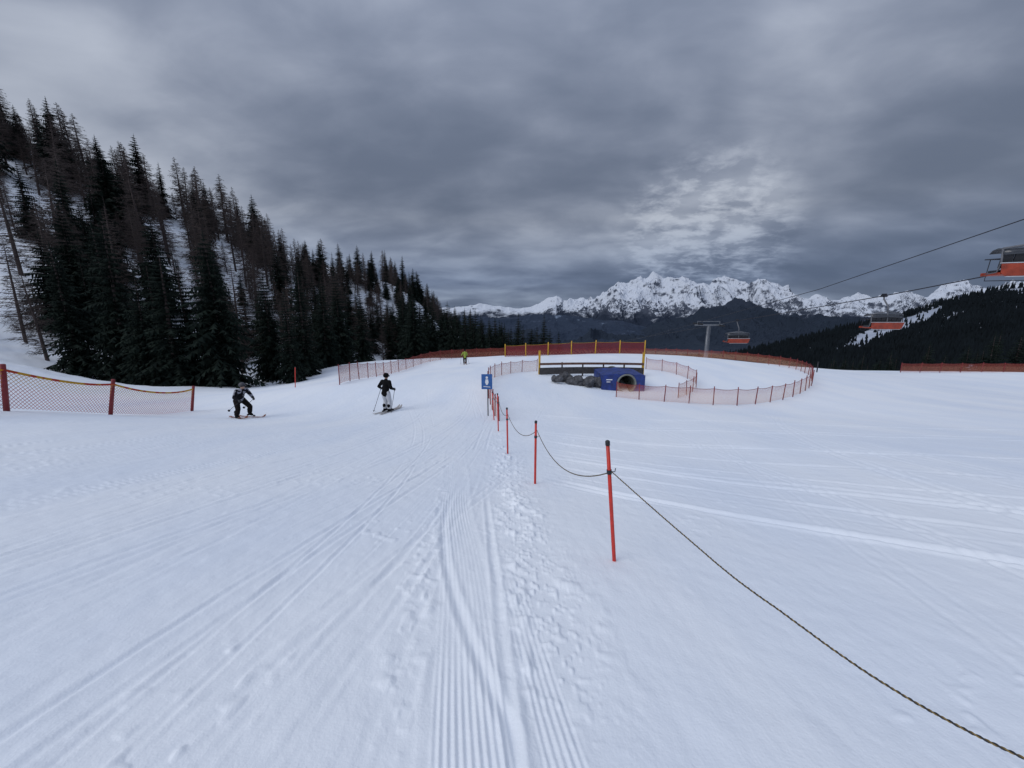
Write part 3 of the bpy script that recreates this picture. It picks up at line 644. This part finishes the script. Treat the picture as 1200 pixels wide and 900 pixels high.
# ------------------------------------------------------------------ people
def blob(name,chains,m,parent,ells=(),vox=.016,sm=6):
    b=MB()
    for ch in chains:     # each chain is a list of (point, radius); round joints keep the limb continuous
        for (p0,r0),(p1,r1) in zip(ch[:-1],ch[1:]):
            if (Vector(p1)-Vector(p0)).length>1e-4: b.tube([p0,p1],[r0,r1],16)
        for (p,r_) in ch: b.ell(p,(r_,r_,r_),16,10)
    for c,r_ in ells: b.ell(c,r_,20,14)
    o=b.build(name,m,parent)
    q=o.modifiers.new('remesh','REMESH'); q.mode='VOXEL'; q.voxel_size=vox; q.use_smooth_shade=True
    s=o.modifiers.new('smooth','SMOOTH'); s.iterations=sm; s.factor=.5
    return o
M_skin=mat('skin',(.5,.3,.22),.6,.1)
def skier(loc,rz,J,jacket,trousers,helmet,label,boots,skim,plabel,tipL,tipR,splay=0):
    o=empty('person',loc,label,'person',None,rz); Jv={k:Vector(v) for k,v in J.items()}
    def mj(k,s): return Jv[k+('_l' if s<0 else '_r')]
    up=(Jv['head']-Jv['neck']).normalized()
    ch=[[(Jv['pelvis'],.12),(Jv['spine'],.11),(Jv['chest'],.12),(Jv['neck'],.055),(Jv['head'],.07)]]
    for s in(-1,1):
        ch+= [[(Jv['chest'],.08),(mj('shoulder',s),.055),(mj('elbow',s),.042),(mj('wrist',s),.030)],[(mj('hip',s),.09),(mj('knee',s),.062),(mj('ankle',s),.045),(mj('ankle',s)+Vector((0,.14,-.05)),.035)]]
    hc_=Jv['head']+Vector((0,.015,.03))
    blob('body',ch,M_skin,o,[(hc_,(.078,.098,.115)),(hc_+Vector((0,.10,-.02)),(.016,.022,.026)),(hc_+Vector((0,.088,-.062)),(.026,.014,.010)),(hc_+Vector((-.08,0,-.01)),(.012,.02,.03)),(hc_+Vector((.08,0,-.01)),(.012,.02,.03))],.012,2)
    low=Jv['pelvis']+(Jv['pelvis']-Jv['spine']).normalized()*.04
    ch=[[(low,.165),(Jv['spine'],.15),(Jv['chest'],.145),(Jv['neck']-(Jv['neck']-Jv['chest'])*.15,.075)],[(mj('shoulder',-1),.095),(Jv['chest'],.14),(mj('shoulder',1),.095)]]
    el=[(low,(.19,.165,.13)),(Jv['spine'],(.175,.15,.14))]
    for s in(-1,1): ch.append([(mj('shoulder',s),.092),(mj('elbow',s),.070),(mj('wrist',s),.055)])
    blob('jacket',ch,jacket,o,el)
    ch=[[(mj('hip',-1),.12),(Jv['pelvis']+Vector((0,0,-.03)),.13),(mj('hip',1),.12)]]
    for s in(-1,1):
        an=mj('ankle',s); ch.append([(mj('hip',s),.125),(mj('knee',s),.095),(an+(mj('knee',s)-an)*.35,.090),(an+Vector((0,0,.08)),.092)])
    blob('trousers',ch,trousers,o)
    h=Jv['head']+Vector((0,.015,.03)); hb=MB(); hb.ell(h+Vector((0,-.02,.05)),(.118,.138,.115),20,12); hb.build('helmet',helmet,o,True)
    MB().tube([h+Vector((.105*math.sin(a_),.015+.105*math.cos(a_),.015)) for a_ in np.linspace(-1.25,1.25,11)],.032,8).build('goggles',M_black,o,True)
    for s in(-1,1):
        an=mj('ankle',s); blob('boot',[[(an+Vector((0,-.03,.18)),.075),(an+Vector((0,0,.0)),.068),(an+Vector((0,.15,-.035)),.052)],[(an+Vector((0,-.07,-.035)),.052),(an+Vector((0,.15,-.035)),.052)]],boots,o,(),.014,3)
        w=mj('wrist',s); e=mj('elbow',s); d=(w-e).normalized(); sd=Vector((s,0,0)); hc=w+d*.075
        fc=[[(w,.036),(hc,.042)]]
        for k in range(4):
            bx=hc+d*.025+Vector((0,0,.033-.022*k)); ln_=(.9,1.05,1.0,.8)[k]; fc.append([(hc,.02),(bx+(d*.03+sd*.02)*ln_,.0125),(bx+(d*.048-sd*.02)*ln_,.0115),(bx+d*.008-sd*.042,.0105)])
        fc.append([(hc,.02),(hc-sd*.03+Vector((0,0,.03)),.0145),(hc-sd*.045+d*.035+Vector((0,0,.032)),.012)])
        blob('glove',fc,M_black,o,(),.0065,1)
    Rz=Matrix.Rotation(rz,3,'Z'); L0=Vector(loc)
    for s,nm,tip in((-1,'left',tipL),(1,'right',tipR)):
        an=mj('ankle',s); ya=rz+s*splay; Rs=Matrix.Rotation(ya,3,'Z'); c=L0+Rz@Vector((an.x,an.y+.04,0))
        ski=empty('ski',c,f'{nm} ski under the {plabel}','ski',None); b=MB(); prof=[(-.75,.05,.02),(-.7,.052,0),(0,.036,0),(.6,.05,0),(.8,.055,.02),(.9,.045,.07),(.96,.02,.12)]
        for (yy,hw,lift) in prof:
            for xx,zz in((-hw,0),(hw,0),(hw,.018),(-hw,.018)):
                q_=Rs@Vector((xx,yy,0)); wz=H(c.x+q_.x,c.y+q_.y)-c.z; b.V.append(Vector((q_.x,q_.y,wz+.025+lift+zz)))
        for i in range(len(prof)-1):
            for j in range(4): b.F.append((i*4+j,i*4+(j+1)%4,(i+1)*4+(j+1)%4,(i+1)*4+j))
        b.F+= [(0,1,2,3),(24,27,26,25)]; b.build('ski_blade',skim,ski)
        MB().box(Rs@Vector((0,-.16,.07)),(.06,.10,.05),Rs).box(Rs@Vector((0,.22,.07)),(.06,.08,.05),Rs).build('binding',M_dark,ski)
        w=mj('wrist',s); e=mj('elbow',s); hc=L0+Rz@(w+(w-e).normalized()*.10); tp=L0+Rz@Vector(tip); 
        if tip[2]==0: tp.z=H(tp.x,tp.y)
        pz=empty('ski_pole',tp,f'{nm} ski pole held by the {plabel}','ski pole',None); v=hc-tp; u=v.normalized()
        MB().tube([(0,0,0),v-u*.06],.010,6).build('shaft',M_dark,pz); MB().tube([v-u*.07,v+u*.07],.018,8).build('grip',M_black,pz); MB().tube([u*.06,u*.07],.05,10).build('basket',M_black,pz)
    return o
M_jA=patch_mat('patterned_jacket',(.010,.010,.014),(.26,.26,.30),9,.62); M_pA=mat('black_brown_trousers',(.014,.011,.010),.9,.3,spec=.1); M_jB=mat('black_jacket',(.008,.008,.009),.9,.3,spec=.1)
M_pB=mat('pale_grey_trousers',(.55,.56,.59),.8,.12); M_hA=mat('dark_grey_helmet',(.05,.05,.06),.5,.1); M_sA=mat('orange_brown_ski',(.30,.10,.05),.4,.3); M_sB=mat('pale_ski',(.40,.37,.35),.4,.2)
M_jC=mat('lime_jacket',(.28,.36,.05),.8,.2)
stand=dict(pelvis=(0,-.04,.92),spine=(0,-.01,1.12),chest=(0,.02,1.32),neck=(0,.05,1.50),head=(0,.07,1.58),shoulder_l=(-.18,.02,1.38),shoulder_r=(.18,.02,1.38),elbow_l=(-.34,-.04,1.16),elbow_r=(.27,.0,1.12),
 wrist_l=(-.41,.14,1.06),wrist_r=(.25,.20,1.04),hip_l=(-.10,-.03,.88),hip_r=(.10,-.03,.88),knee_l=(-.12,.07,.51),knee_r=(.12,.05,.51),ankle_l=(-.12,0,.14),ankle_r=(.12,0,.14))
crouch=dict(pelvis=(0,-.18,.80),spine=(0,-.08,.98),chest=(0,.07,1.15),neck=(0,.16,1.31),head=(0,.20,1.39),shoulder_l=(-.19,.09,1.21),shoulder_r=(.19,.09,1.21),elbow_l=(-.33,.12,.97),elbow_r=(.33,.12,.97),
 wrist_l=(-.29,.33,.88),wrist_r=(.29,.33,.88),hip_l=(-.12,-.17,.76),hip_r=(.12,-.17,.76),knee_l=(-.24,.12,.47),knee_r=(.24,.12,.47),ankle_l=(-.26,0,.14),ankle_r=(.26,0,.14))
pB=G(454,483,16.7); skier(pB,math.radians(-20),stand,M_jB,M_pB,M_jB,'skier in black jacket, black helmet and pale trousers standing on the run',M_jB,M_sB,'skier in pale trousers',(-.68,-.10,0),(.27,-.10,0),splay=.06)
pA=G(286,490,16.0); skier(pA,math.radians(-118),crouch,M_jA,M_pA,M_hA,'skier in patterned dark and white jacket with bent knees at the left of the run',M_jB,M_sA,'skier in patterned jacket at the left',(-.30,-.55,.30),(.30,-.55,.30),splay=-.10)
pC=G(545,427,45); skier(pC,math.radians(10),stand,M_jC,M_pA,M_pA,'tiny distant skier in lime jacket at the crest of the run',M_jB,M_sA,'tiny distant skier in lime',(-.5,.1,0),(.5,0,0),splay=.05)
# ------------------------------------------------------------------ sky, sun, camera
SAZ,SEL=235,42
w=bpy.data.worlds.new('World'); SC.world=w; w.use_nodes=True; nt=w.node_tree; N=nt.nodes; L=nt.links; N.clear()
out=N.new('ShaderNodeOutputWorld'); bg1=N.new('ShaderNodeBackground'); bg2=N.new('ShaderNodeBackground'); mix=N.new('ShaderNodeMixShader')
sk=N.new('ShaderNodeTexSky'); sk.sky_type='NISHITA'; sk.sun_disc=False; sk.sun_elevation=math.radians(SEL); sk.sun_rotation=math.radians(SAZ); L.new(sk.outputs[0],bg1.inputs[0]); bg1.inputs[1].default_value=.07
tcn=N.new('ShaderNodeTexCoord'); sp=N.new('ShaderNodeSeparateXYZ'); L.new(tcn.outputs['Generated'],sp.inputs[0])
def M(op,a,b=None,c=None):
    q=N.new('ShaderNodeMath'); q.operation=op
    for i,v in enumerate((a,b,c)):
        if v is None: continue
        if isinstance(v,(int,float)): q.inputs[i].default_value=v
        else: L.new(v,q.inputs[i])
    return q.outputs[0]
zc=M('ADD',M('MAXIMUM',sp.outputs[2],0),.27)
cb=N.new('ShaderNodeCombineXYZ'); L.new(M('DIVIDE',sp.outputs[0],zc),cb.inputs[0]); L.new(M('DIVIDE',sp.outputs[1],zc),cb.inputs[1])
def nz(sc,det,scl=(1,1,1),loc=(0,0,0),dist=0,ro=.5):
    mp=N.new('ShaderNodeMapping'); mp.inputs['Scale'].default_value=scl; mp.inputs['Location'].default_value=loc; mp.inputs['Rotation'].default_value=(0,0,.25); L.new(cb.outputs[0],mp.inputs[0])
    q=N.new('ShaderNodeTexNoise'); q.inputs['Scale'].default_value=sc; q.inputs['Detail'].default_value=det; q.inputs['Distortion'].default_value=dist; q.inputs['Roughness'].default_value=ro; L.new(mp.outputs[0],q.inputs['Vector']); return q.outputs['Fac']
n1=nz(1.05,3,(.85,1.15,1),(3.1,1.7,0),.25); n2=nz(3.2,5,(.9,1.25,1),(7,2,0),.25,.5)
mixv=M('ADD',M('MULTIPLY',n1,.70),M('MULTIPLY',n2,.30))
bd=Vector(ray(822,281)).normalized(); dp=N.new('ShaderNodeVectorMath'); dp.operation='DOT_PRODUCT'; L.new(tcn.outputs['Generated'],dp.inputs[0]); dp.inputs[1].default_value=bd
pm=N.new('ShaderNodeMapRange'); pm.interpolation_type='SMOOTHSTEP'; pm.inputs[1].default_value=.976; pm.inputs[2].default_value=1.0; L.new(dp.outputs['Value'],pm.inputs[0])
n3=nz(7,6,(1,1.2,1),(1,5,0),.2,.6); pr_=N.new('ShaderNodeMapRange'); pr_.inputs[1].default_value=.44; pr_.inputs[2].default_value=.70; L.new(n3,pr_.inputs[0])
patch=M('MULTIPLY',M('MULTIPLY',pm.outputs[0],pr_.outputs[0]),.27)
mixv=M('ADD',M('ADD',mixv,patch),M('MULTIPLY',sp.outputs[0],-.075))
rp=N.new('ShaderNodeValToRGB'); L.new(mixv,rp.inputs[0]); e=rp.color_ramp.elements; rp.color_ramp.interpolation='B_SPLINE'
e[0].position=.36; e[0].color=(.122,.150,.212,1); e[1].position=.72; e[1].color=(.50,.54,.62,1)
x=e.new(.47); x.color=(.185,.216,.290,1); x=e.new(.57); x.color=(.290,.325,.405,1)
br_=M('ADD',M('MULTIPLY',M('POWER',M('MAXIMUM',sp.outputs[2],0),2.0),1.5),.93)
hz=N.new('ShaderNodeValToRGB'); L.new(sp.outputs[2],hz.inputs[0]); h=hz.color_ramp.elements; h[0].position=0; h[0].color=(.84,.92,1.0,1); h[1].position=.2; h[1].color=(1,1,1,1)
xx=h.new(.06); xx.color=(.68,.77,.92,1)
m1=N.new('ShaderNodeMixRGB'); m1.blend_type='MULTIPLY'; m1.inputs[0].default_value=1; L.new(rp.outputs[0],m1.inputs[1]); L.new(hz.outputs[0],m1.inputs[2])
L.new(m1.outputs[0],bg2.inputs[0]); L.new(br_,bg2.inputs[1]); mix.inputs[0].default_value=.95; L.new(bg1.outputs[0],mix.inputs[1]); L.new(bg2.outputs[0],mix.inputs[2]); L.new(mix.outputs[0],out.inputs[0])
sd=bpy.data.lights.new('sun','SUN'); sd.energy=1.05; sd.angle=math.radians(38); sd.color=(1,.985,.965); so=bpy.data.objects.new('sun',sd); COL.objects.link(so)
az=math.radians(SAZ); el=math.radians(SEL); dv=Vector((math.sin(az)*math.cos(el),math.cos(az)*math.cos(el),math.sin(el))); so.rotation_euler=dv.to_track_quat('Z','Y').to_euler()
cd=bpy.data.cameras.new('camera'); cd.lens=F/1200*36; cd.sensor_width=36; cd.clip_start=.05; cd.clip_end=100000; co=bpy.data.objects.new('camera',cd); COL.objects.link(co); co.location=(0,0,0); co.rotation_euler=(math.pi/2-TH,0,0); SC.camera=co
SC.view_settings.view_transform='Standard'; SC.view_settings.look='None'; SC.view_settings.exposure=0
